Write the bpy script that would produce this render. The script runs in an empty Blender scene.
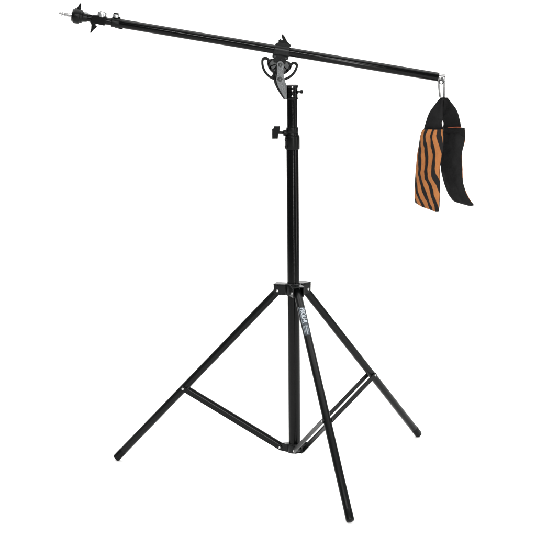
import bpy, bmesh, math, random
from mathutils import Vector, Matrix
from mathutils import noise as mnoise
random.seed(4)
SC = bpy.context.scene
COL = SC.collection
V = Vector
PI = math.pi

# ------------------------------------------------------------------ camera
cam_d = bpy.data.cameras.new('camera')
cam = bpy.data.objects.new('camera', cam_d)
COL.objects.link(cam)
PITCH, ROLL, YAW = 10.406, 0.521, 0.634
cam.matrix_world = (Matrix.Translation((0, -5.5105, 1.5129)) @ Matrix.Rotation(math.radians(YAW), 4, 'Z')
                    @ Matrix.Rotation(math.radians(90 - PITCH), 4, 'X') @ Matrix.Rotation(math.radians(-ROLL), 4, 'Z'))
cam_d.sensor_width = 36
cam_d.lens = 36 * 2326.37 / 536
cam_d.clip_start = 0.1
cam_d.clip_end = 200
SC.camera = cam

# ------------------------------------------------------------------ light (white studio)
w = bpy.data.worlds.new("World")
SC.world = w
w.use_nodes = True
bg = w.node_tree.nodes['Background']
bg.inputs[0].default_value = (1, 1, 1, 1)
bg.inputs[1].default_value = 0.22
SC.view_settings.view_transform = 'Standard'
SC.view_settings.look = 'None'
SC.view_settings.gamma = 1
SC.view_settings.exposure = 0.0


def softbox(name, loc, target, sx, sy, power):
    d = bpy.data.lights.new(name, 'AREA')
    d.shape = 'RECTANGLE'
    d.size, d.size_y, d.energy = sx, sy, power
    d.color = (1, 0.995, 0.985)
    o = bpy.data.objects.new(name, d)
    COL.objects.link(o)
    o.location = loc
    o.rotation_euler = (V(target) - V(loc)).to_track_quat('-Z', 'Y').to_euler()
    return o


softbox('overhead_softbox', (0.0, 0.4, 4.6), (0, 0.4, 0), 6.5, 5.0, 300)
softbox('backdrop_softbox', (0.0, 0.6, 4.0), (0, 4.0, 0.9), 6.0, 1.0, 150)
softbox('front_strip_softbox', (0.1, -3.8, 2.75), (0, 0, 0.95), 3.2, 0.10, 150)
softbox('side_strip_softbox', (1.0, -3.9, 0.9), (0, 0, 0.75), 0.10, 1.7, 50)
softbox('right_softbox', (3.4, -1.6, 1.3), (0, 0, 0.7), 0.9, 2.0, 40)


# ------------------------------------------------------------------ materials
def new_mat(name):
    m = bpy.data.materials.new(name)
    m.use_nodes = True
    nt = m.node_tree
    return m, nt, nt.nodes['Principled BSDF']


def paint(name, col, rough, spec, metallic=0.0, bump=0.05, scale=900, mottling=0.2, stretch=None):
    m, nt, p = new_mat(name)
    tc = nt.nodes.new('ShaderNodeTexCoord')
    src = tc.outputs['Object']
    if stretch:
        mp = nt.nodes.new('ShaderNodeMapping')
        mp.inputs['Scale'].default_value = stretch
        nt.links.new(src, mp.inputs[0])
        src = mp.outputs[0]
    n = nt.nodes.new('ShaderNodeTexNoise')
    n.inputs['Scale'].default_value = scale
    n.inputs['Detail'].default_value = 3
    nt.links.new(src, n.inputs['Vector'])
    b = nt.nodes.new('ShaderNodeBump')
    b.inputs['Strength'].default_value = bump
    b.inputs['Distance'].default_value = 0.0006
    nt.links.new(n.outputs['Fac'], b.inputs['Height'])
    nt.links.new(b.outputs[0], p.inputs['Normal'])
    n2 = nt.nodes.new('ShaderNodeTexNoise')
    n2.inputs['Scale'].default_value = 35
    n2.inputs['Detail'].default_value = 5
    nt.links.new(tc.outputs['Object'], n2.inputs['Vector'])
    mr = nt.nodes.new('ShaderNodeMapRange')
    mr.inputs[3].default_value = rough - mottling * rough
    mr.inputs[4].default_value = rough + mottling * rough
    nt.links.new(n2.outputs['Fac'], mr.inputs[0])
    nt.links.new(mr.outputs[0], p.inputs['Roughness'])
    mx = nt.nodes.new('ShaderNodeMix')
    mx.data_type = 'RGBA'
    mx.inputs[6].default_value = (*[c * 0.75 for c in col], 1)
    mx.inputs[7].default_value = (*[min(1, c * 1.25) for c in col], 1)
    nt.links.new(n2.outputs['Fac'], mx.inputs[0])
    nt.links.new(mx.outputs[2], p.inputs['Base Color'])
    p.inputs['Metallic'].default_value = metallic
    p.inputs['Specular IOR Level'].default_value = spec
    return m


M_COAT = paint('black_powder_coat', (0.0015, 0.0017, 0.0017), 0.15, 0.12)
M_LEG = paint('satin_black_coat', (0.0030, 0.0034, 0.0034), 0.30, 0.13)
M_PLAST = paint('black_plastic', (0.0028, 0.0031, 0.003), 0.30, 0.10, bump=0.15, scale=1500)
M_CAST = paint('black_casting', (0.003, 0.0034, 0.0034), 0.28, 0.17, bump=0.3, scale=700)
M_STEEL = paint('bright_steel', (0.52, 0.52, 0.51), 0.22, 0.5, metallic=1.0, bump=0.03)
M_SECTOR = paint('cast_grey_metal', (0.045, 0.047, 0.047), 0.4, 0.5, metallic=0.7, bump=0.9, scale=420)
M_GREY = paint('brushed_grey_metal', (0.10, 0.104, 0.106), 0.32, 0.5, metallic=0.85, bump=0.9, scale=260, stretch=(1, 1, 2))
M_DARKMET = paint('dark_metal', (0.035, 0.037, 0.037), 0.35, 0.5, metallic=0.7, bump=0.2)
M_RIVET = paint('zinc_rivet', (0.40, 0.40, 0.395), 0.3, 0.5, metallic=0.7, bump=0.02)
M_INK = paint('white_print', (0.33, 0.36, 0.39), 0.5, 0.2)
M_INK2 = paint('grey_print', (0.22, 0.245, 0.27), 0.5, 0.2)
M_BACK = paint('white_sweep_paper', (0.9, 0.9, 0.9), 0.8, 0.1, bump=0.01, scale=60, mottling=0.05)
_b = M_BACK.node_tree.nodes['Principled BSDF']
for l in list(_b.inputs['Base Color'].links):
    M_BACK.node_tree.links.remove(l)
_b.inputs['Base Color'].default_value = (0.93, 0.93, 0.93, 1)


def cloth_nodes(nt, p, strength=0.5):
    tc = nt.nodes.new('ShaderNodeTexCoord')
    mp = nt.nodes.new('ShaderNodeMapping')
    mp.inputs['Scale'].default_value = (45, 110, 1)
    nt.links.new(tc.outputs['UV'], mp.inputs[0])
    br = nt.nodes.new('ShaderNodeTexChecker')
    br.inputs['Scale'].default_value = 1
    nt.links.new(mp.outputs[0], br.inputs[0])
    n = nt.nodes.new('ShaderNodeTexNoise')
    n.inputs['Scale'].default_value = 260
    n.inputs['Detail'].default_value = 4
    nt.links.new(tc.outputs['Object'], n.inputs['Vector'])
    ad = nt.nodes.new('ShaderNodeMath')
    ad.operation = 'ADD'
    nt.links.new(br.outputs['Fac'], ad.inputs[0])
    nt.links.new(n.outputs['Fac'], ad.inputs[1])
    b = nt.nodes.new('ShaderNodeBump')
    b.inputs['Strength'].default_value = strength
    b.inputs['Distance'].default_value = 0.0005
    nt.links.new(ad.outputs[0], b.inputs['Height'])
    nt.links.new(b.outputs[0], p.inputs['Normal'])
    return tc, n


M_CLOTH, nt, p = new_mat('black_nylon')
tc, n = cloth_nodes(nt, p)
p.inputs['Roughness'].default_value = 0.8
p.inputs['Specular IOR Level'].default_value = 0.12
mx = nt.nodes.new('ShaderNodeMix')
mx.data_type = 'RGBA'
mx.inputs[6].default_value = (0.003, 0.003, 0.003, 1)
mx.inputs[7].default_value = (0.009, 0.009, 0.0095, 1)
nt.links.new(n.outputs['Fac'], mx.inputs[0])
nt.links.new(mx.outputs[2], p.inputs['Base Color'])

# orange and black wavy stripes, laid out along the cloth's own UV
M_STRIPE, nt, p = new_mat('orange_black_striped_nylon')
tc, n = cloth_nodes(nt, p)
p.inputs['Roughness'].default_value = 0.75
p.inputs['Specular IOR Level'].default_value = 0.15
sep = nt.nodes.new('ShaderNodeSeparateXYZ')
nt.links.new(tc.outputs['UV'], sep.inputs[0])


def mth(op, a, b=None):
    m = nt.nodes.new('ShaderNodeMath')
    m.operation = op
    for i, s in enumerate((a, b)):
        if s is None:
            continue
        if isinstance(s, (int, float)):
            m.inputs[i].default_value = s
        else:
            nt.links.new(s, m.inputs[i])
    return m.outputs[0]


U, W = sep.outputs[0], sep.outputs[1]
shift = mth('ADD', mth('MULTIPLY', W, 0.40), mth('MULTIPLY', mth('MULTIPLY', W, W), 0.28))
wob = mth('MULTIPLY', mth('SINE', mth('MULTIPLY', W, 13.0)), 0.025)
nz = nt.nodes.new('ShaderNodeTexNoise')
nz.inputs['Scale'].default_value = 4.0
nt.links.new(tc.outputs['UV'], nz.inputs['Vector'])
phase = mth('ADD', mth('SUBTRACT', mth('ADD', U, wob), shift), mth('MULTIPLY', mth('SUBTRACT', nz.outputs['Fac'], 0.5), 0.12))
t = mth('FRACT', mth('ADD', mth('DIVIDE', phase, 0.295), 10.0))
dist = mth('ABSOLUTE', mth('SUBTRACT', t, 0.46))
mr = nt.nodes.new('ShaderNodeMapRange')
mr.inputs[1].default_value = 0.25
mr.inputs[2].default_value = 0.285
nt.links.new(dist, mr.inputs[0])
ora = nt.nodes.new('ShaderNodeMix')
ora.data_type = 'RGBA'
ora.inputs[6].default_value = (0.165, 0.056, 0.019, 1)
ora.inputs[7].default_value = (0.36, 0.142, 0.042, 1)
nl = nt.nodes.new('ShaderNodeTexNoise')
nl.inputs['Scale'].default_value = 24
nl.inputs['Detail'].default_value = 6
nl.inputs['Roughness'].default_value = 0.7
nt.links.new(tc.outputs['Object'], nl.inputs['Vector'])
nt.links.new(mth('ADD', mth('MULTIPLY', nl.outputs['Fac'], 0.6), mth('MULTIPLY', n.outputs['Fac'], 0.4)), ora.inputs[0])
mx = nt.nodes.new('ShaderNodeMix')
mx.data_type = 'RGBA'
nt.links.new(mr.outputs[0], mx.inputs[0])
nt.links.new(ora.outputs[2], mx.inputs[6])
mx.inputs[7].default_value = (0.007, 0.006, 0.006, 1)
nt.links.new(mx.outputs[2], p.inputs['Base Color'])
M_TRIM = paint('rust_orange_piping', (0.30, 0.08, 0.04), 0.7, 0.15)


# ------------------------------------------------------------------ helpers
def frame(z, x=None):
    z = V(z).normalized()
    if x is None:
        x = V((0, 0, 1)) if abs(z.z) < 0.9 else V((1, 0, 0))
    x = V(x)
    x = (x - z * x.dot(z)).normalized()
    return x, z.cross(x).normalized(), z


def lathe(bm, p0, axis, prof, n=40, cap=True):
    """prof: list of (distance along the axis, radius)"""
    x, y, z = frame(axis)
    p0 = V(p0)
    rings = []
    for s, r in prof:
        rings.append([bm.verts.new(p0 + z * s + (x * math.cos(2 * PI * k / n) + y * math.sin(2 * PI * k / n)) * max(r, 1e-5)) for k in range(n)])
    for a, b in zip(rings, rings[1:]):
        for k in range(n):
            bm.faces.new((a[k], a[(k + 1) % n], b[(k + 1) % n], b[k]))
    if cap:
        bm.faces.new(list(reversed(rings[0])))
        bm.faces.new(rings[-1])


def rod(bm, a, b, r, n=32, bev=None):
    a, b = V(a), V(b)
    L = (b - a).length
    e = min(r * 0.2, 0.0015) if bev is None else bev
    lathe(bm, a, b - a, [(0, r - e), (e * 0.3, r - e * 0.3), (e, r), (L - e, r), (L - e * 0.3, r - e * 0.3), (L, r - e)], n)


def sweep(bm, pts, r, n=14, closed=False):
    pts = [V(q) for q in pts]
    N = len(pts)
    up = None
    rings = []
    for i, q in enumerate(pts):
        if closed:
            d = pts[(i + 1) % N] - pts[i - 1]
        else:
            d = pts[min(i + 1, N - 1)] - pts[max(i - 1, 0)]
        x, y, z = frame(d, up)
        up = x
        rr = r[i] if isinstance(r, (list, tuple)) else r
        rings.append([bm.verts.new(q + (x * math.cos(2 * PI * k / n) + y * math.sin(2 * PI * k / n)) * rr) for k in range(n)])
    for i in range(N if closed else N - 1):
        a, b = rings[i], rings[(i + 1) % N]
        for k in range(n):
            bm.faces.new((a[k], a[(k + 1) % n], b[(k + 1) % n], b[k]))
    if not closed:
        bm.faces.new(list(reversed(rings[0])))
        bm.faces.new(rings[-1])


def box(bm, c, ax, ay, az, sx, sy, sz):
    """box of size sx,sy,sz along the unit axes ax,ay,az about c"""
    c, ax, ay, az = V(c), V(ax), V(ay), V(az)
    vs = []
    for i in (-1, 1):
        for j in (-1, 1):
            for k in (-1, 1):
                vs.append(bm.verts.new(c + ax * (i * sx / 2) + ay * (j * sy / 2) + az * (k * sz / 2)))
    for f in ((0, 1, 3, 2), (4, 6, 7, 5), (0, 4, 5, 1), (2, 3, 7, 6), (0, 2, 6, 4), (1, 5, 7, 3)):
        bm.faces.new([vs[i] for i in f])


def prism(bm, outline, origin, ax, ay, an, t):
    """closed 2D outline (list of (x, y)) extruded by t along an (centred)"""
    o, ax, ay, an = V(origin), V(ax), V(ay), V(an)
    A = [bm.verts.new(o + ax * x + ay * y - an * t / 2) for x, y in outline]
    B = [bm.verts.new(o + ax * x + ay * y + an * t / 2) for x, y in outline]
    n = len(A)
    bm.faces.new(list(reversed(A)))
    bm.faces.new(B)
    for i in range(n):
        bm.faces.new((A[i], A[(i + 1) % n], B[(i + 1) % n], B[i]))


def obj(name, bm, mat, parent=None, bevel=0.0, angle=35, smooth=True):
    bmesh.ops.recalc_face_normals(bm, faces=bm.faces[:])
    me = bpy.data.meshes.new(name)
    bm.to_mesh(me)
    bm.free()
    o = bpy.data.objects.new(name, me)
    COL.objects.link(o)
    if parent is not None:
        o.parent = parent
        o.matrix_parent_inverse = Matrix.Translation(-world_loc(parent))
    for m in (mat if isinstance(mat, (list, tuple)) else [mat]):
        me.materials.append(m)
    if smooth:
        for pl in me.polygons:
            pl.use_smooth = True
        me.set_sharp_from_angle(angle=math.radians(angle))
    if bevel:
        b = o.modifiers.new('bevel', 'BEVEL')
        b.width = bevel
        b.segments = 2
        b.limit_method = 'ANGLE'
        b.angle_limit = math.radians(40)
        b.harden_normals = True
    return o


def world_loc(o):
    q = V(o.location)
    return q


def thing(name, label, cat, loc):
    o = bpy.data.objects.new(name, None)
    COL.objects.link(o)
    o.location = loc
    o.empty_display_size = 0.05
    o['label'] = label
    o['category'] = cat
    return o


def dome(bm, c, d, r, h):
    lathe(bm, c, d, [(-0.0005, r), (h * 0.35, r * 0.92), (h * 0.75, r * 0.6), (h, r * 0.15)], 20)


# ------------------------------------------------------------------ setting: seamless white sweep
FLOOR = -0.0061
bm = bmesh.new()
prof = [(-30, 0), (3.0, 0)]
for k in range(1, 17):
    a = k / 16 * PI / 2
    prof.append((3.0 + 1.5 * math.sin(a), 1.5 - 1.5 * math.cos(a)))
prof.append((4.5, 9.0))
rows = [[bm.verts.new((x, y, FLOOR + z)) for x in (-14, -4, 4, 14)] for y, z in prof]
for a, b in zip(rows, rows[1:]):
    for k in range(3):
        bm.faces.new((a[k], a[k + 1], b[k + 1], b[k]))
bd = obj('white_backdrop', bm, M_BACK, None, angle=60)
bd['kind'] = 'structure'

# ------------------------------------------------------------------ the stand
ST = thing('boom_stand', 'black three-legged light stand with a tilted boom arm on its column', 'light stand', (0, 0, FLOOR))
X, Y, Z = V((1, 0, 0)), V((0, 1, 0)), V((0, 0, 1))

# column
bm = bmesh.new()
rod(bm, (0, 0, 0.058), (0, 0, 0.792), 0.0147, 48)
obj('column_tube', bm, M_COAT, ST)
bm = bmesh.new()
rod(bm, (0, 0, 0.78), (0, 0, 0.914), 0.0126, 48)
obj('upper_tube', bm, M_COAT, ST)
# clamp sleeve
bm = bmesh.new()
lathe(bm, (0, 0, 0.7885), Z, [(0, 0.0158), (0.0006, 0.0172), (0.0025, 0.0177), (0.030, 0.0177), (0.0325, 0.0172), (0.0340, 0.0162),
                              (0.0342, 0.0150), (0.0385, 0.0149), (0.0395, 0.0143), (0.0405, 0.0149), (0.0500, 0.0148), (0.0525, 0.0142), (0.0532, 0.0130)], 48)
rod(bm, (-0.010, -0.003, 0.8290), (-0.0220, -0.0055, 0.8290), 0.0075, 24)      # boss that takes the screw
for zz in (0.7960, 0.8130):                                                     # bolts of the split clamp
    rod(bm, (-0.0120, -0.0110, zz), (-0.0185, -0.0125, zz), 0.0035, 16)
SL = obj('clamp_sleeve', bm, M_PLAST, ST)
# T-knob
bm = bmesh.new()
kc = V((-0.0385, -0.009, 0.8303))
rod(bm, (-0.0215, -0.0055, 0.8290), (-0.0330, -0.0078, 0.8297), 0.0036, 20)
prism(bm, [(-0.0098, -0.0145), (0.0040, -0.0145), (0.0050, -0.004), (0.0078, -0.002), (0.0092, 0.0155), (-0.0045, 0.0155), (-0.0060, 0.0105), (-0.0098, 0.0085)],
      kc, X, Z, Y, 0.0105)
obj('locking_knob', bm, M_PLAST, SL, bevel=0.0026)

# top collar with three flanges
bm = bmesh.new()
prof = []
z0 = 0.9085
for s, r in ((0, .0128), (0, .0147), (.0035, .0151), (.0040, .0134), (.0125, .0134), (.0130, .0148), (.0165, .0148), (.0170, .0134), (.0270, .0134),
             (.0275, .0150), (.0335, .0156), (.0342, .0140)):
    prof.append((s, r))
lathe(bm, (0, 0, z0), Z, prof, 48)
TC = obj('top_collar', bm, M_COAT, ST, angle=25)
for dz in (0.0082, 0.0220, 0.0305):
    bm = bmesh.new()
    dome(bm, (0.0005, -0.0134 if dz < 0.03 else -0.0152, z0 + dz), -Y, 0.0022, 0.0011)
    obj('screw', bm, M_STEEL, TC)
bm = bmesh.new()
rod(bm, (0.010, -0.004, 0.9265), (0.0200, -0.006, 0.9265), 0.0022, 16)
lathe(bm, (0.0192, -0.006, 0.9265), X, [(0, .003), (.0012, .0046), (.0050, .0048), (.0068, .0032)], 24)
obj('set_screw', bm, M_COAT, TC)

# ------------------------------------------------------------------ legs, hub, braces
AZ = [math.radians(45.73 + 120 * k) for k in range(3)]
HUBH, HUBR, RF, S, CH, CR = 0.4455, 0.0369, 0.46, 0.5741, 0.0557, 0.0354
LEGR = 0.0096

bm = bmesh.new()
lathe(bm, (0, 0, 0.4345), Z, [(0, .0150), (0, .0185), (.002, .0192), (.022, .0192), (.0265, .0186), (.0285, .0168), (.0290, .0150)], 48)
for a in AZ:
    e = V((math.cos(a), math.sin(a), 0))
    t_ = V((-math.sin(a), math.cos(a), 0))
    box(bm, e * 0.0315 + Z * 0.4605, e, t_, Z, 0.030, 0.0286, 0.0030)           # roof of the lug
    for s in (-1, 1):
        prism(bm, [(0.0160, 0.4355), (0.0400, 0.4355), (0.0455, 0.4400), (0.0464, 0.4588), (0.0160, 0.4588)], t_ * (s * 0.0129), e, Z, t_, 0.0028)
HB = obj('leg_hub', bm, M_CAST, ST, bevel=0.0007)
bm = bmesh.new()
lathe(bm, (0, 0, 0.4637), Z, [(0, .0149), (0, .0160), (.0010, .0158), (.0014, .0150)], 40)
obj('hub_ring', bm, M_COAT, HB)
for a in AZ:
    e = V((math.cos(a), math.sin(a), 0))
    t_ = V((-math.sin(a), math.cos(a), 0))
    for s in (-1, 1):
        bm = bmesh.new()
        dome(bm, e * HUBR + Z * HUBH + t_ * (s * 0.0143), t_ * s, 0.0033, 0.0019)
        obj('rivet', bm, M_RIVET, HB)

# lower collar
bm = bmesh.new()
lathe(bm, (0, 0, 0.0430), Z, [(0, .0120), (0, .0168), (.0015, .0178), (.020, .0178), (.0225, .0172), (.0235, .0150)], 48)
for a in AZ:
    e = V((math.cos(a), math.sin(a), 0))
    t_ = V((-math.sin(a), math.cos(a), 0))
    for s in (-1, 1):
        prism(bm, [(0.0140, 0.0440), (0.0360, 0.0475), (0.0415, 0.0510), (0.0425, 0.0590), (0.0370, 0.0628), (0.0140, 0.0650)], t_ * (s * 0.0075), e, Z, t_, 0.0028)
    box(bm, e * 0.0200 + Z * 0.0545, e, t_, Z, 0.010, 0.0123, 0.018)
LC = obj('lower_collar', bm, M_CAST, ST, bevel=0.0007)

BARW, BARSEP, BART = 0.0120, 0.0115, 0.0020
for k, a in enumerate(AZ):
    e = V((math.cos(a), math.sin(a), 0))
    t_ = V((-math.sin(a), math.cos(a), 0))
    H = e * HUBR + Z * HUBH
    F = e * RF
    d = (F - H).normalized()
    A = H - d * 0.006
    Lg = (F - A).length
    bm = bmesh.new()
    rod(bm, A, F - d * 0.012, LEGR, 40)
    LG = obj('leg', bm, M_LEG, ST)
    bm = bmesh.new()
    lathe(bm, F - d * 0.028, d, [(0, LEGR), (0.0002, LEGR + .0001), (0.001, LEGR + .0002), (0.0250, LEGR + .0002), (0.0272, LEGR - .0005), (0.0285, LEGR - .0025)], 40)
    obj('foot_cap', bm, M_PLAST, LG)
    J = H + (F - H) * S
    for s in (-1, 1):
        bm = bmesh.new()
        dome(bm, J + t_ * (s * (BARSEP + BART / 2)), t_ * s, 0.0030, 0.0020)
        obj('rivet', bm, M_RIVET, LG)
    # pivot block on the leg that spreads the two bars of the brace
    bm = bmesh.new()
    rod(bm, J - t_ * (BARSEP - BART / 2), J + t_ * (BARSEP - BART / 2), 0.0048, 20)
    obj('pivot_sleeve', bm, M_PLAST, LG)
    # brace: two flat bars from the lower collar to the leg
    C0 = e * CR + Z * CH
    bd_ = (J - C0)
    L = bd_.length
    u = bd_.normalized()
    vv = t_.cross(u).normalized()
    bm = bmesh.new()
    n = 8
    ol = []
    for i in range(n + 1):
        b = -PI / 2 + PI * i / n
        ol.append((L + math.cos(b) * BARW / 2, math.sin(b) * BARW / 2))
    for i in range(n + 1):
        b = PI / 2 + PI * i / n
        ol.append((math.cos(b) * BARW / 2, math.sin(b) * BARW / 2))
    for s in (-1, 1):
        prism(bm, ol, C0 + t_ * (s * BARSEP), u, vv, t_, BART)
        prism(bm, [(q[0], q[1]) for q in [(0.008, -BARW / 2 + .0003), (L - .008, -BARW / 2 + .0003), (L - .008, -BARW / 2 + .0019), (0.008, -BARW / 2 + .0019)]],
              C0 + t_ * (s * (BARSEP - 0.0020)), u, vv, t_, 0.0022)          # folded stiffening lip
    BR = obj('brace', bm, M_LEG, ST, bevel=0.0005)
    for s in (-1, 1):
        bm = bmesh.new()
        dome(bm, C0 + t_ * (s * (BARSEP + BART / 2)), t_ * s, 0.0031, 0.0019)
        obj('rivet', bm, M_RIVET, BR)
    bm = bmesh.new()
    rod(bm, C0 - t_ * (BARSEP - BART / 2), C0 + t_ * (BARSEP - BART / 2), 0.0026, 16)
    obj('pivot_pin', bm, M_DARKMET, BR)

    if k == 2:
        LG['label'] = 'front leg carrying the printed maker label'
        # printed label on the front face of the leg, wrapped round the tube
        side = d.cross(V((0.18, -1, 0.05))).normalized()
        nrm = side.cross(d).normalized()
        if nrm.y > 0:
            nrm = -nrm
        side = nrm.cross(d).normalized()      # runs across the tube

        def wrap(x, y, lift):
            """x metres down the leg from the hub joint, y metres across the tube"""
            R_ = LEGR + lift
            th = y / LEGR
            return H + d * x + (nrm * math.cos(th) + side * math.sin(th)) * R_

        def text_mesh(name, s, size, x0, y0, xs, mat, offs=0.00035, lift=0.0003):
            cu = bpy.data.curves.new(name, 'FONT')
            cu.body = s
            cu.size = size
            cu.offset = offs
            to = bpy.data.objects.new(name, cu)
            COL.objects.link(to)
            dg = bpy.context.evaluated_depsgraph_get()
            me = bpy.data.meshes.new_from_object(to.evaluated_get(dg))
            bpy.data.objects.remove(to)
            b = bmesh.new()
            b.from_mesh(me)
            bmesh.ops.triangulate(b, faces=b.faces[:])
            for _ in range(2):
                bmesh.ops.subdivide_edges(b, edges=[q for q in b.edges if q.calc_length() > 0.0012], cuts=1)
                bmesh.ops.triangulate(b, faces=b.faces[:])
            for q in b.verts:
                q.co = wrap(x0 + q.co.x * xs, y0 + q.co.y * TS, lift)
            o = obj(name, b, mat, LG, smooth=False)
            return o
        # letters' tops point to the right of the photo
        TS = 1.0 if side.x > 0 else -1.0
        # silver-grey printed band that the small print sits in
        b = bmesh.new()

        def patch(b, xa, xb, ya, yb, lift):
            nx, ny = 2, 8
            g = [[b.verts.new(wrap(xa + (xb - xa) * i / nx, (ya + (yb - ya) * j / ny) * TS, lift)) for j in range(ny + 1)] for i in range(nx + 1)]
            for i in range(nx):
                for j in range(ny):
                    b.faces.new((g[i][j], g[i + 1][j], g[i + 1][j + 1], g[i][j + 1]))
        patch(b, 0.046, 0.1240, -0.0088, 0.0085, 0.00012)
        M_LABEL = paint('dark_label_film', (0.030, 0.036, 0.043), 0.4, 0.3)
        obj('label_film', b, M_LABEL, LG)
        text_mesh('label_lettering', 'PROLI-R', 0.0146, 0.0475, -0.0045, 0.80, M_INK)
        b = bmesh.new()
        rr = random.Random(7)
        for row, (ya, yb) in enumerate(((-0.0080, -0.0064),)):
            x = 0.044
            while x < 0.094:
                wd = rr.uniform(0.0008, 0.0019)
                patch(b, x, x + wd, ya, yb, 0.0003)
                x += wd + rr.uniform(0.0006, 0.0012)
        for ya, yb, xe in ((-0.0078, -0.0064, .120), (-0.0046, -0.0034, .117), (-0.0014, 0.0014, .1215), (0.0032, 0.0046, .115)):
            x = 0.0975
            while x < xe:
                wd = rr.uniform(0.0012, 0.0035)
                patch(b, x, min(x + wd, xe), ya, yb, 0.0003)
                x += wd + rr.uniform(0.0003, 0.0008)
        obj('label_small_print', b, M_INK2, LG)

# ------------------------------------------------------------------ tilt head
BA = -math.atan(0.1772)
BU = V((math.cos(BA), 0, math.sin(BA)))
BN = V((-math.sin(BA), 0, math.cos(BA)))
P0 = V((-0.0281, 0, 1.0247))


def B(s, up=0.0, y=0.0):
    return P0 + BU * s + BN * up + Y * y


BR_ = 0.0108

# quadrant: half disc with two curved slots, turned with the boom
QC = V((-0.0285, 0, 0.9960))


def arc(r, a0, a1, n):
    return [(r * math.cos(math.radians(a0 + (a1 - a0) * i / n)), r * math.sin(math.radians(a0 + (a1 - a0) * i / n))) for i in range(n + 1)]


def endcap(rm, hw, a, sgn, n=8):
    """half round between the radii rm-hw and rm+hw at angle a"""
    c = (rm * math.cos(math.radians(a)), rm * math.sin(math.radians(a)))
    return c


def quad_side(bm, flip, tz):
    # band lobe on one side: outer arc, rounded shoulder, slot
    Ro, Rs1, Rs0, Ri = 0.0444, 0.0385, 0.0300, 0.0300
    a_top = -178
    outer = arc(Ro, -88, -166, 22)
    cx, cy, cr = -(Ro + 0.0245) / 2, -0.002, (Ro - 0.0245) / 2
    sh = [(cx + cr * math.cos(math.radians(b)), cy + cr * math.sin(math.radians(b))) for b in range(190, 29, -16)]
    tail = [(-0.020, 0.006), (0.0, 0.006)]
    inner_slot_o = arc(Rs1, -112, -168, 16)
    ccx, ccr = -(Rs1 + Rs0) / 2, (Rs1 - Rs0) / 2
    top = [(ccx + ccr * math.cos(math.radians(b)), -0.0035 + ccr * math.sin(math.radians(b))) for b in range(175, 4, -20)]
    inner_slot_i = arc(Rs0, -170, -112, 16)
    outl = outer + sh + tail
    slot = inner_slot_o + top + inner_slot_i
    f = -1 if flip else 1
    vs = []
    es = []
    for loop in (outl, slot):
        vv_ = [bm.verts.new((f * x, y, 0)) for x, y in loop]
        for i in range(len(vv_)):
            es.append(bm.edges.new((vv_[i], vv_[(i + 1) % len(vv_)])))
    return es


for flip in (False, True):
    pass
bm = bmesh.new()
for flip in (False, True):
    b2 = bmesh.new()
    es = quad_side(b2, flip, 0)
    bmesh.ops.triangle_fill(b2, use_beauty=True, use_dissolve=False, edges=b2.edges[:])
    r = bmesh.ops.extrude_face_region(b2, geom=b2.faces[:])
    for q in r['geom']:
        if isinstance(q, bmesh.types.BMVert):
            q.co.z += 0.0052
    bmesh.ops.recalc_face_normals(b2, faces=b2.faces[:])
    tmp = bpy.data.meshes.new('tmp')
    b2.to_mesh(tmp)
    b2.free()
    bm.from_mesh(tmp)
    bpy.data.meshes.remove(tmp)
for q in bm.verts:
    x, y, z = q.co
    q.co = QC + BU * x + BN * y + Y * (z - 0.0026)
QD = obj('tilt_quadrant', bm, M_CAST, ST, bevel=0.0012)
# raised inner sector, its ribs and pivots
bm = bmesh.new()
ol = arc(0.0235, -8, -172, 26) + [(-0.017, 0.004), (0.017, 0.004)]
prism(bm, ol, QC + Y * (-0.0036), BU, BN, Y, 0.0030)
obj('quadrant_sector', bm, M_SECTOR, QD, bevel=0.0006)
bm = bmesh.new()
for a0 in (-35, -62, -150, -122):
    c, s = math.cos(math.radians(a0)), math.sin(math.radians(a0))
    dd = BU * c + BN * s
    box(bm, QC + dd * 0.0165 + Y * (-0.0058), dd, dd.cross(Y), Y, 0.0125, 0.0026, 0.0018)
obj('quadrant_rib', bm, M_COAT, QD, bevel=0.0005)

# bracket plates: a silver front one and a black rear one, joined to the top collar


def pX(px, py):  # bracket outline in metres on its own plane (x, z)
    return (px, py)


outline = [(-0.0350, 0.9955), (-0.0318, 0.9992), (-0.0270, 1.0002), (-0.0225, 0.9985), (-0.0195, 0.9945), (-0.0195, 0.9850), (-0.0198, 0.9700),
           (-0.0180, 0.9600), (-0.0155, 0.9500), (-0.0125, 0.9430), (-0.0125, 0.9120), (-0.0150, 0.9085), (-0.0175, 0.9110), (-0.0240, 0.9225),
           (-0.0320, 0.9370), (-0.0362, 0.9480), (-0.0375, 0.9560), (-0.0367, 0.9640), (-0.0350, 0.9750), (-0.0348, 0.9880)]
bm = bmesh.new()
prism(bm, outline, Y * (-0.0105), X, Z, Y, 0.0030)
BK = obj('tilt_bracket', bm, M_GREY, ST, bevel=0.0007)
bm = bmesh.new()
prism(bm, [(x - 0.0035, z) for x, z in outline], Y * (0.0090), X, Z, Y, 0.0030)
prism(bm, [(-0.0120, 0.9120), (-0.0120, 0.9400), (-0.0165, 0.9440), (-0.0185, 0.9300), (-0.0165, 0.9160)], Y * (-0.0008), X, Z, Y, 0.0166)
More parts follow.
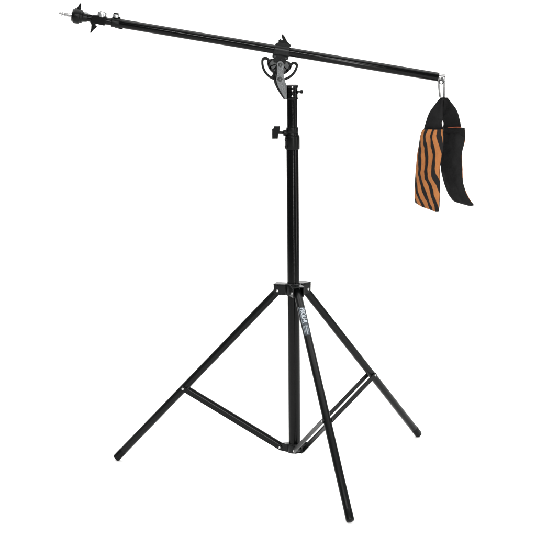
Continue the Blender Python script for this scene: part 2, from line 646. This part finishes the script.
# black rim that runs down the left edge of the front plate
rim = [(-0.0350, 0.9880), (-0.0358, 0.9750), (-0.0388, 0.9640), (-0.0401, 0.9560), (-0.0388, 0.9478), (-0.0337, 0.9366), (-0.0252, 0.9222), (-0.0165, 0.9095)]
sweep(bm, [V((x - 0.0010, -0.0090, z)) for x, z in rim], 0.0023, 12)
obj('bracket_rear_plate', bm, M_CAST, BK, bevel=0.0006)
for c, r in (((-0.0275, 0.9915), 0.0052), ((-0.0284, 0.9575), 0.0060)):
    bm = bmesh.new()
    p_ = V((c[0], -0.0120, c[1]))
    lathe(bm, p_, -Y, [(-0.001, r), (0.0008, r), (0.0012, r * 0.93), (0.0013, r * 0.75), (0.0030, r * 0.72), (0.0036, r * 0.6)], 6 if False else 28)
    obj('pivot_bolt', bm, M_DARKMET, BK)
    bm = bmesh.new()
    lathe(bm, p_, -Y, [(0.003, r * 0.42), (0.0042, r * 0.42), (0.0048, r * 0.3)], 6)
    obj('pivot_bolt', bm, M_GREY, BK)

# boom clamp that wraps the boom
bm = bmesh.new()
lathe(bm, B(-0.0140), BU, [(0, BR_ + .0002), (0, BR_ + .0022), (.001, BR_ + .003), (.035, BR_ + .003), (.036, BR_ + .0022), (.036, BR_ + .0002)], 40)
prism(bm, [(-0.0160, -0.006), (0.0240, -0.006), (0.0225, -0.0180), (0.0190, -0.0205), (0.0180, -0.0300), (-0.0100, -0.0300), (-0.0120, -0.0205), (-0.0155, -0.0185)],
      B(0), BU, BN, Y, 0.0150)
prism(bm, [(-0.0130, 0.0085), (0.0225, 0.0085), (0.0215, 0.0150), (0.0160, 0.0185), (-0.0060, 0.0185), (-0.0118, 0.0150)], B(0), BU, BN, Y, 0.0170)
CL = obj('boom_clamp', bm, M_CAST, ST, bevel=0.0008)
bm = bmesh.new()
rod(bm, B(-0.0040, 0.0180), B(0.0010, 0.0240), 0.0055, 24)
prism(bm, [(-0.0105, 0.0142), (-0.0085, 0.0200), (0.0000, 0.0245), (-0.0035, 0.0330), (-0.0050, 0.0372), (-0.0020, 0.0380), (0.0035, 0.0335),
           (0.0120, 0.0225), (0.0215, 0.0160), (0.0225, 0.0115), (0.0150, 0.0130), (0.0020, 0.0150)], B(0.002, 0.0010, -0.004), BU, BN, Y, 0.0080)
obj('wing_knob', bm, M_PLAST, CL, bevel=0.0014)
for sx_, up_ in ((-0.0095, -0.0155), (0.0165, -0.0155)):
    bm = bmesh.new()
    dome(bm, B(sx_, up_, -0.0075), -Y, 0.0026, 0.0016)
    obj('screw', bm, M_DARKMET, CL)

# ------------------------------------------------------------------ boom


def sx(x):
    """distance along the boom of a point with that world x"""
    return (x - P0.x) / math.cos(BA)


bm = bmesh.new()
s0, s1 = sx(-0.4235), sx(0.3475)
rod(bm, B(s0), B(s1), BR_, 48)
BM = obj('boom_arm', bm, M_COAT, ST)
# collar at its left end, inner tube, adaptor head
bm = bmesh.new()
lathe(bm, B(s0 - 0.002), BU, [(0, BR_ - .001), (0.0008, BR_ + .0012), (.018, BR_ + .0012), (.0195, BR_ + .0003)], 40)
prism(bm, [(-0.006, 0.008), (0.016, 0.008), (0.014, 0.0150), (-0.004, 0.0150)], B(s0 + .003), BU, BN, Y, 0.011)
prism(bm, [(0.000, -0.0085), (0.026, -0.0085), (0.022, -0.0134), (0.006, -0.0125)], B(s0 + .003), BU, BN, Y, 0.007)
obj('end_clamp', bm, M_PLAST, BM, bevel=0.0007)
bm = bmesh.new()
rod(bm, B(sx(-0.4960)), B(s0 + 0.004), 0.0088, 40)
obj('inner_tube', bm, M_COAT, BM)
bm = bmesh.new()
prism(bm, [(-0.020, -0.0095), (0.016, -0.0112), (0.018, 0.0100), (0.006, 0.0120), (-0.016, 0.0095)], B(sx(-0.4550)), BU, BN, Y, 0.0215)
prism(bm, [(-0.010, -0.0080), (0.004, -0.0080), (0.002, -0.0150), (-0.007, -0.0150)], B(sx(-0.4640)), BU, BN, Y, 0.010)
obj('grip_clamp', bm, M_PLAST, BM, bevel=0.0018)


def knob(u_, up, r, h, dark_top, name='locking_knob'):
    bm = bmesh.new()
    nn = 36
    x_, y_, z_ = frame(BN)
    base = B(u_, up, -0.001)
    rings = []
    for s, q, fl in ((0, .86, 0), (h * .08, .97, 1), (h * .75, 1.0, 1), (h * .93, .93, 1), (h, .80, 0)):
        rings.append([bm.verts.new(base + z_ * s + (x_ * math.cos(2 * PI * k / nn) + y_ * math.sin(2 * PI * k / nn)) * r * q * (1 - (0.02 * fl if k % 2 == 0 else 0))) for k in range(nn)])
    for a_, b_ in zip(rings, rings[1:]):
        for k in range(nn):
            bm.faces.new((a_[k], a_[(k + 1) % nn], b_[(k + 1) % nn], b_[k]))
    bm.faces.new(rings[0])
    bm.faces.new(rings[-1])
    o = obj(name, bm, M_GREY2, BM)
    bm = bmesh.new()
    if dark_top:
        lathe(bm, base + z_ * (h - .0004), z_, [(0, r * .8), (.0028, r * .78), (.0036, r * .66)], 32)
        obj('knob_cap', bm, M_PLAST, BM)
    else:
        lathe(bm, base + z_ * (h - .0004), z_, [(0, r * .56), (.0012, r * .54), (.0014, r * .3)], 32)
        obj('knob_cap', bm, M_PLAST, BM)
    return o


M_HOOK = paint('nickel_plating', (0.20, 0.20, 0.20), 0.25, 0.5, metallic=1.0, bump=0.05)
M_GREY2 = paint('silver_grey_metal', (0.42, 0.43, 0.43), 0.3, 0.5, metallic=0.9, bump=0.2)
knob(sx(-0.4500), 0.0075, 0.0112, 0.0125, False)
knob(sx(-0.4175), 0.0120, 0.0078, 0.0080, True)
bm = bmesh.new()
rod(bm, B(sx(-0.4640), -0.012), B(sx(-0.4650), -0.0190), 0.0040, 20)
prism(bm, [(-0.0070, -0.0150), (0.0075, -0.0150), (0.0050, -0.0200), (-0.0005, -0.0265), (-0.0045, -0.0340), (-0.0075, -0.0335), (-0.0062, -0.0240)],
      B(sx(-0.4640)), BU, BN, Y, 0.0055)
obj('wing_screw', bm, M_PLAST, BM, bevel=0.0012)
# adaptor head (a drum with a tapered neck) and its thumb screw
bm = bmesh.new()
lathe(bm, B(sx(-0.5190)), BU, [(0, .0120), (.0010, .0142), (.0040, .0158), (.0050, .0176), (.0065, .0182), (.0170, .0182), (.0190, .0175),
                               (.0200, .0160), (.0245, .0148), (.0275, .0118), (.0370, .0102), (.0380, .0088)], 48)
obj('adaptor_head', bm, M_PLAST, BM, angle=25)
bm = bmesh.new()
prism(bm, [(0.000, 0.0090), (0.018, 0.0085), (0.012, 0.0115), (0.004, 0.0140), (0.0, 0.0135)], B(sx(-0.4905), 0, -.002), BU, BN, Y, 0.008)
obj('lever_plate', bm, M_GREY2, BM, bevel=0.0007)
bm = bmesh.new()
hx = sx(-0.5045)
rod(bm, B(hx, 0.016), B(hx, 0.0215), 0.0046, 20)
prism(bm, [(-0.0052, 0.0195), (0.0050, 0.0195), (0.0035, 0.0240), (0.0036, 0.0300), (0.0010, 0.0318), (-0.0012, 0.0290), (-0.0030, 0.0235)],
      B(hx), BU, BN, Y, 0.0050)
obj('thumb_screw', bm, M_PLAST, BM, bevel=0.0012)
# spigot
bm = bmesh.new()
lathe(bm, B(sx(-0.5495)), BU, [(0, .0016), (.0006, .0030), (.0035, .0032), (.0042, .0022), (.0060, .0022), (.0064, .0056), (.0088, .0058), (.0094, .0036),
                               (.0125, .0036), (.0140, .0050), (.0205, .0050), (.0210, .0042), (.0225, .0042), (.0230, .0056), (.0290, .0060), (.0295, .0070), (.0345, .0070)], 32)
obj('spigot', bm, paint('machined_steel', (0.26, 0.26, 0.26), 0.25, 0.5, metallic=1.0, bump=0.1), BM, angle=25)
# silver plug on the right end, with its eye
bm = bmesh.new()
lathe(bm, B(s1 - .003), BU, [(0, .0090), (.003, .0104), (.0050, .0104), (.0055, .0088), (.0168, .0088), (.0182, .0078)], 40)
EC = obj('end_plug', bm, M_HOOK, BM, angle=25)
bm = bmesh.new()
eye = B(s1 + 0.0085, -0.0112)
sweep(bm, [eye + (BU * math.cos(q) + BN * math.sin(q)) * 0.0042 for q in [2 * PI * i / 20 for i in range(20)]], 0.0013, 10, closed=True)
lathe(bm, B(s1 + 0.0085, -0.0010, -0.0075), -Y, [(-.001, .0034), (.0012, .0034), (.0018, .0026)], 6)
obj('eye_ring', bm, M_DARKMET, BM)

# ------------------------------------------------------------------ carabiner (hangs from the plug)
cb = V((eye.x, 0, 0.9085))
CB = thing('carabiner', 'silver snap hook hanging from the right end of the boom arm', 'carabiner', cb)
ca = V((0.98, -0.20, 0)).normalized()
top_z, bot_z = 0.9530, 0.9080
pts = []
xc = eye.x + 0.0004
rt, rb = 0.0072, 0.0050
N_ = 14
for i in range(N_ + 1):          # top arch
    q = PI * i / N_
    pts.append((rt * math.cos(q), top_z - rt + rt * math.sin(q)))
for i in range(N_ + 1):          # bottom bend
    q = PI + PI * i / N_
    pts.append((0.0018 + rb * math.cos(q), bot_z + rb + rb * math.sin(q)))
# body: everything but the gate (the gate is the left straight side)
P3 = [V((xc, 0, 0)) + ca * a_ + Z * z_ for a_, z_ in pts]
bm = bmesh.new()
right = P3[N_ + 1:] + [P3[0].lerp(P3[-1], .66), P3[0].lerp(P3[-1], .33)] + P3[:N_ + 1]
sweep(bm, right, 0.0023, 12)
obj('hook', bm, M_HOOK, CB)
bm = bmesh.new()
ga, gb = P3[N_], P3[N_ + 1]
sweep(bm, [ga.lerp(gb, q) for q in (0.0, 0.06, .12, .5, .9, 1.0)], [.0024, .0029, .0024, .0023, .0023, .0025], 12)
obj('gate', bm, M_HOOK, CB)

# ------------------------------------------------------------------ sandbag
# outlines are given per height: (z, x of left edge, y of left edge, x of right edge, y of right edge)
BG = thing('saddle_sandbag', 'orange and black striped saddle sandbag hanging under the boom tip', 'sandbag', (0.3605, 0, 0.640))
PX = 2326.37


def unproj(px, py, y):
    """where the sight line of the measured outline meets the sheet of cloth at depth y"""
    X_, V_ = px - 268, -(py - 268)
    ro, pi_, ya = math.radians(ROLL), math.radians(PITCH), math.radians(YAW)
    c, s = math.cos(ro), math.sin(ro)
    X_, V_ = c * X_ + s * V_, -s * X_ + c * V_
    a_, u_ = X_ / PX, V_ / PX
    c, s = math.cos(pi_), math.sin(pi_)
    yy, zz = c + s * u_, -s + c * u_
    c, s = math.cos(ya), math.sin(ya)
    wx, wy = c * a_ - s * yy, s * a_ + c * yy
    t__ = (y + 5.5105) / wy
    return V((wx * t__, y, 1.5129 + zz * t__))


def interp(keys, v):
    for k_, ((a_, *pa), (b_, *pb)) in enumerate(zip(keys, keys[1:])):
        if v <= b_:
            f = (v - a_) / (b_ - a_)
            k0, k3 = keys[max(k_ - 1, 0)], keys[min(k_ + 2, len(keys) - 1)]
            out = []
            for c_ in range(len(pa)):
                m0 = (pb[c_] - k0[c_ + 1]) / (b_ - k0[0]) * (b_ - a_)
                m1 = (k3[c_ + 1] - pa[c_]) / (k3[0] - a_) * (b_ - a_)
                out.append((2 * f ** 3 - 3 * f * f + 1) * pa[c_] + (f ** 3 - 2 * f * f + f) * m0 + (3 * f * f - 2 * f ** 3) * pb[c_] + (f ** 3 - f * f) * m1)
            return out
    return keys[-1][1:]


def cushion(name, left, right, yl, yr, thick, mats, parent, face_mat, back_mat, edge_mat, seed, nu=18, nv=40, wr=0.0022, tl=None):
    """padded cloth slab between two edge polylines; UV u across, v down"""
    bm = bmesh.new()
    uvl = bm.loops.layers.uv.new('UVMap')
    front, back = [], []
    for j in range(nv + 1):
        v = j / nv
        Lp = unproj(*interp(left, v), yl[0] + (yl[1] - yl[0]) * v)
        Rp = unproj(*interp(right, v), yr[0] + (yr[1] - yr[0]) * v)
        ac = (Rp - Lp)
        nrm_ = ac.cross(Z).normalized()
        if nrm_.y > 0:
            nrm_ = -nrm_
        rf, rb_ = [], []
        for i in range(nu + 1):
            u = i / nu
            P = Lp.lerp(Rp, u)
            prof_ = (max(0.0, 1 - abs(2 * u - 1) ** 3.0)) ** 0.6
            vp = min(1, (1 - v) * 9) ** .5 if v > .5 else min(1, 0.35 + v * 8) ** .7
            th_ = 0.0012 + thick * prof_ * vp * (0.75 + 0.35 * math.sin(PI * min(1, v * 1.05)))
            nz_ = mnoise.noise(V((u * 2.2 + seed, v * 5.0, seed * 3.1)))
            nz2 = mnoise.noise(V((u * 5 + seed, v * 14.0 + u * 3, seed * 1.7)))
            cr_ = math.sin(u * 17 + 3 * nz_ + seed) * 0.30 * max(0.0, 1 - v * 3.0)
            dg_ = math.sin((v * 2.6 + u * 0.55) * PI + seed) * 0.40
            wv = wr * (nz_ + 0.45 * nz2 + cr_ + dg_) * min(1, prof_ + .3)
            if v > .9 and wr > .003:
                P = P + Z * (0.0045 * (v - .9) / .1 * (abs(2 * u - 1) ** 4 - 0.4))
            rf.append(bm.verts.new(P + nrm_ * (th_ + wv)))
            rb_.append(bm.verts.new(P - nrm_ * (th_ - wv)))
        front.append(rf)
        back.append(rb_)

    def quad(vs, uv, mi):
        f = bm.faces.new(vs)
        f.material_index = mi
        f.smooth = True
        for lp, q in zip(f.loops, uv):
            lp[uvl].uv = q
    for j in range(nv):
        for i in range(nu):
            uv = [(i / nu, j / nv), ((i + 1) / nu, j / nv), ((i + 1) / nu, (j + 1) / nv), (i / nu, (j + 1) / nv)]
            quad((front[j][i], front[j][i + 1], front[j + 1][i + 1], front[j + 1][i]), uv, face_mat)
            quad((back[j][i], back[j + 1][i], back[j + 1][i + 1], back[j][i + 1]), [uv[0], uv[3], uv[2], uv[1]], back_mat)
        for i in (0, nu):
            uv = [(i / nu, j / nv), (i / nu, (j + 1) / nv), (i / nu, (j + 1) / nv), (i / nu, j / nv)]
            quad((front[j][i], front[j + 1][i], back[j + 1][i], back[j][i]), uv, edge_mat if i == nu else 0)
    for j in (0, nv):
        for i in range(nu):
            quad((front[j][i], front[j][i + 1], back[j][i + 1], back[j][i]), [(i / nu, j / nv)] * 4, 0)
    return obj(name, bm, mats, parent, angle=80)


MATS = [M_CLOTH, M_STRIPE]
# striped pouch (nearer, left)
Lk = [(0, 424.0, 129.0), (.13, 420.3, 138), (.35, 417.0, 156), (.6, 415.4, 175), (.8, 415.0, 190), (1, 415.2, 203.5)]
Rk = [(0, 442.6, 129.5), (.13, 442.8, 139), (.30, 442.0, 152), (.5, 440.0, 170), (.75, 439.8, 191), (1, 438.6, 213.0)]
P1 = cushion('pouch', Lk, Rk, (-.008, -.004), (-.046, -.050), 0.0105, MATS, BG, 1, 0, 0, 1.3, wr=.0075)
P1['label'] = 'orange and black striped pouch'
# black pouch (farther, right), its striped side facing away
Lk2 = [(0, 442.5, 129.0), (.2, 441.0, 146), (.42, 440.6, 162), (.62, 442.0, 176), (.82, 447.0, 191), (1, 452.0, 200.0)]
Rk2 = [(0, 465.0, 130.0), (.12, 465.2, 139), (.19, 463.8, 145), (.30, 461.8, 153), (.5, 462.2, 170), (.68, 463.2, 182), (.84, 467.5, 195), (1, 474.0, 206.5)]
P2 = cushion('pouch', Lk2, Rk2, (.030, .030), (.000, .004), 0.0095, MATS, BG, 0, 1, 1, 6.1, wr=.0070)
P2['label'] = 'pouch with its black inner side to the viewer'
# folded hem over the black pouch's mouth
Lk3 = [(0, 443.6, 127.2), (1, 443.4, 133.5)]
Rk3 = [(0, 464.6, 127.6), (1, 465.0, 136.5)]
cushion('top_hem', Lk3, Rk3, (.024, .024), (-.007, -.007), 0.0050, MATS, P2, 0, 0, 0, 3.0, nv=10, wr=.0006)
# piping along the hem
bm = bmesh.new()
pp = [unproj(447.0 + 14.0 * q, 128.0 - 0.9 * math.sin(q * 2.2), .016 - .026 * q) for q in [i / 14 for i in range(15)]]
sweep(bm, pp, 0.0009, 8)
obj('piping', bm, M_TRIM, P2)

# carrying straps: webbing from each pouch up to the hook


def strap(name, left, right, yl, yr, seed, thick=0.0022):
    return cushion(name, left, right, yl, yr, thick, MATS, BG, 0, 0, 0, seed, nu=14, nv=30, wr=.0030)


s1_ = strap('strap', [(0, 440.2, 98.0), (.12, 437.2, 101.5), (.5, 429.2, 113.0), (1, 423.6, 130.5)],
            [(0, 444.6, 97.2), (.15, 442.6, 103), (.5, 442.6, 115), (.72, 442.3, 119.5), (.86, 441.4, 123.5), (.94, 442.3, 127), (1, 443.5, 131.0)], (-.002, -.008), (-.004, -.044), 2.2)
s2_ = strap('strap', [(0, 442.2, 97.4), (.15, 443.0, 103), (.5, 442.0, 114), (.72, 442.4, 119.5), (.86, 443.6, 123.5), (.94, 442.8, 127.5), (1, 442.0, 131.0)],
            [(0, 447.4, 97.6), (.15, 450.0, 100.8), (.5, 456.6, 110.0), (.8, 459.6, 120.0), (1, 461.6, 131.0)], (.004, .028), (.002, -.004), 9.2)
# back layer inside the left loop
s3_ = strap('strap', [(0, 441.5, 99.5), (.4, 436.5, 108), (1, 427.0, 130.5)],
            [(0, 446.0, 99.0), (.4, 447.0, 109), (1, 441.2, 119.0)], (.006, .012), (.006, .016), 4.4)
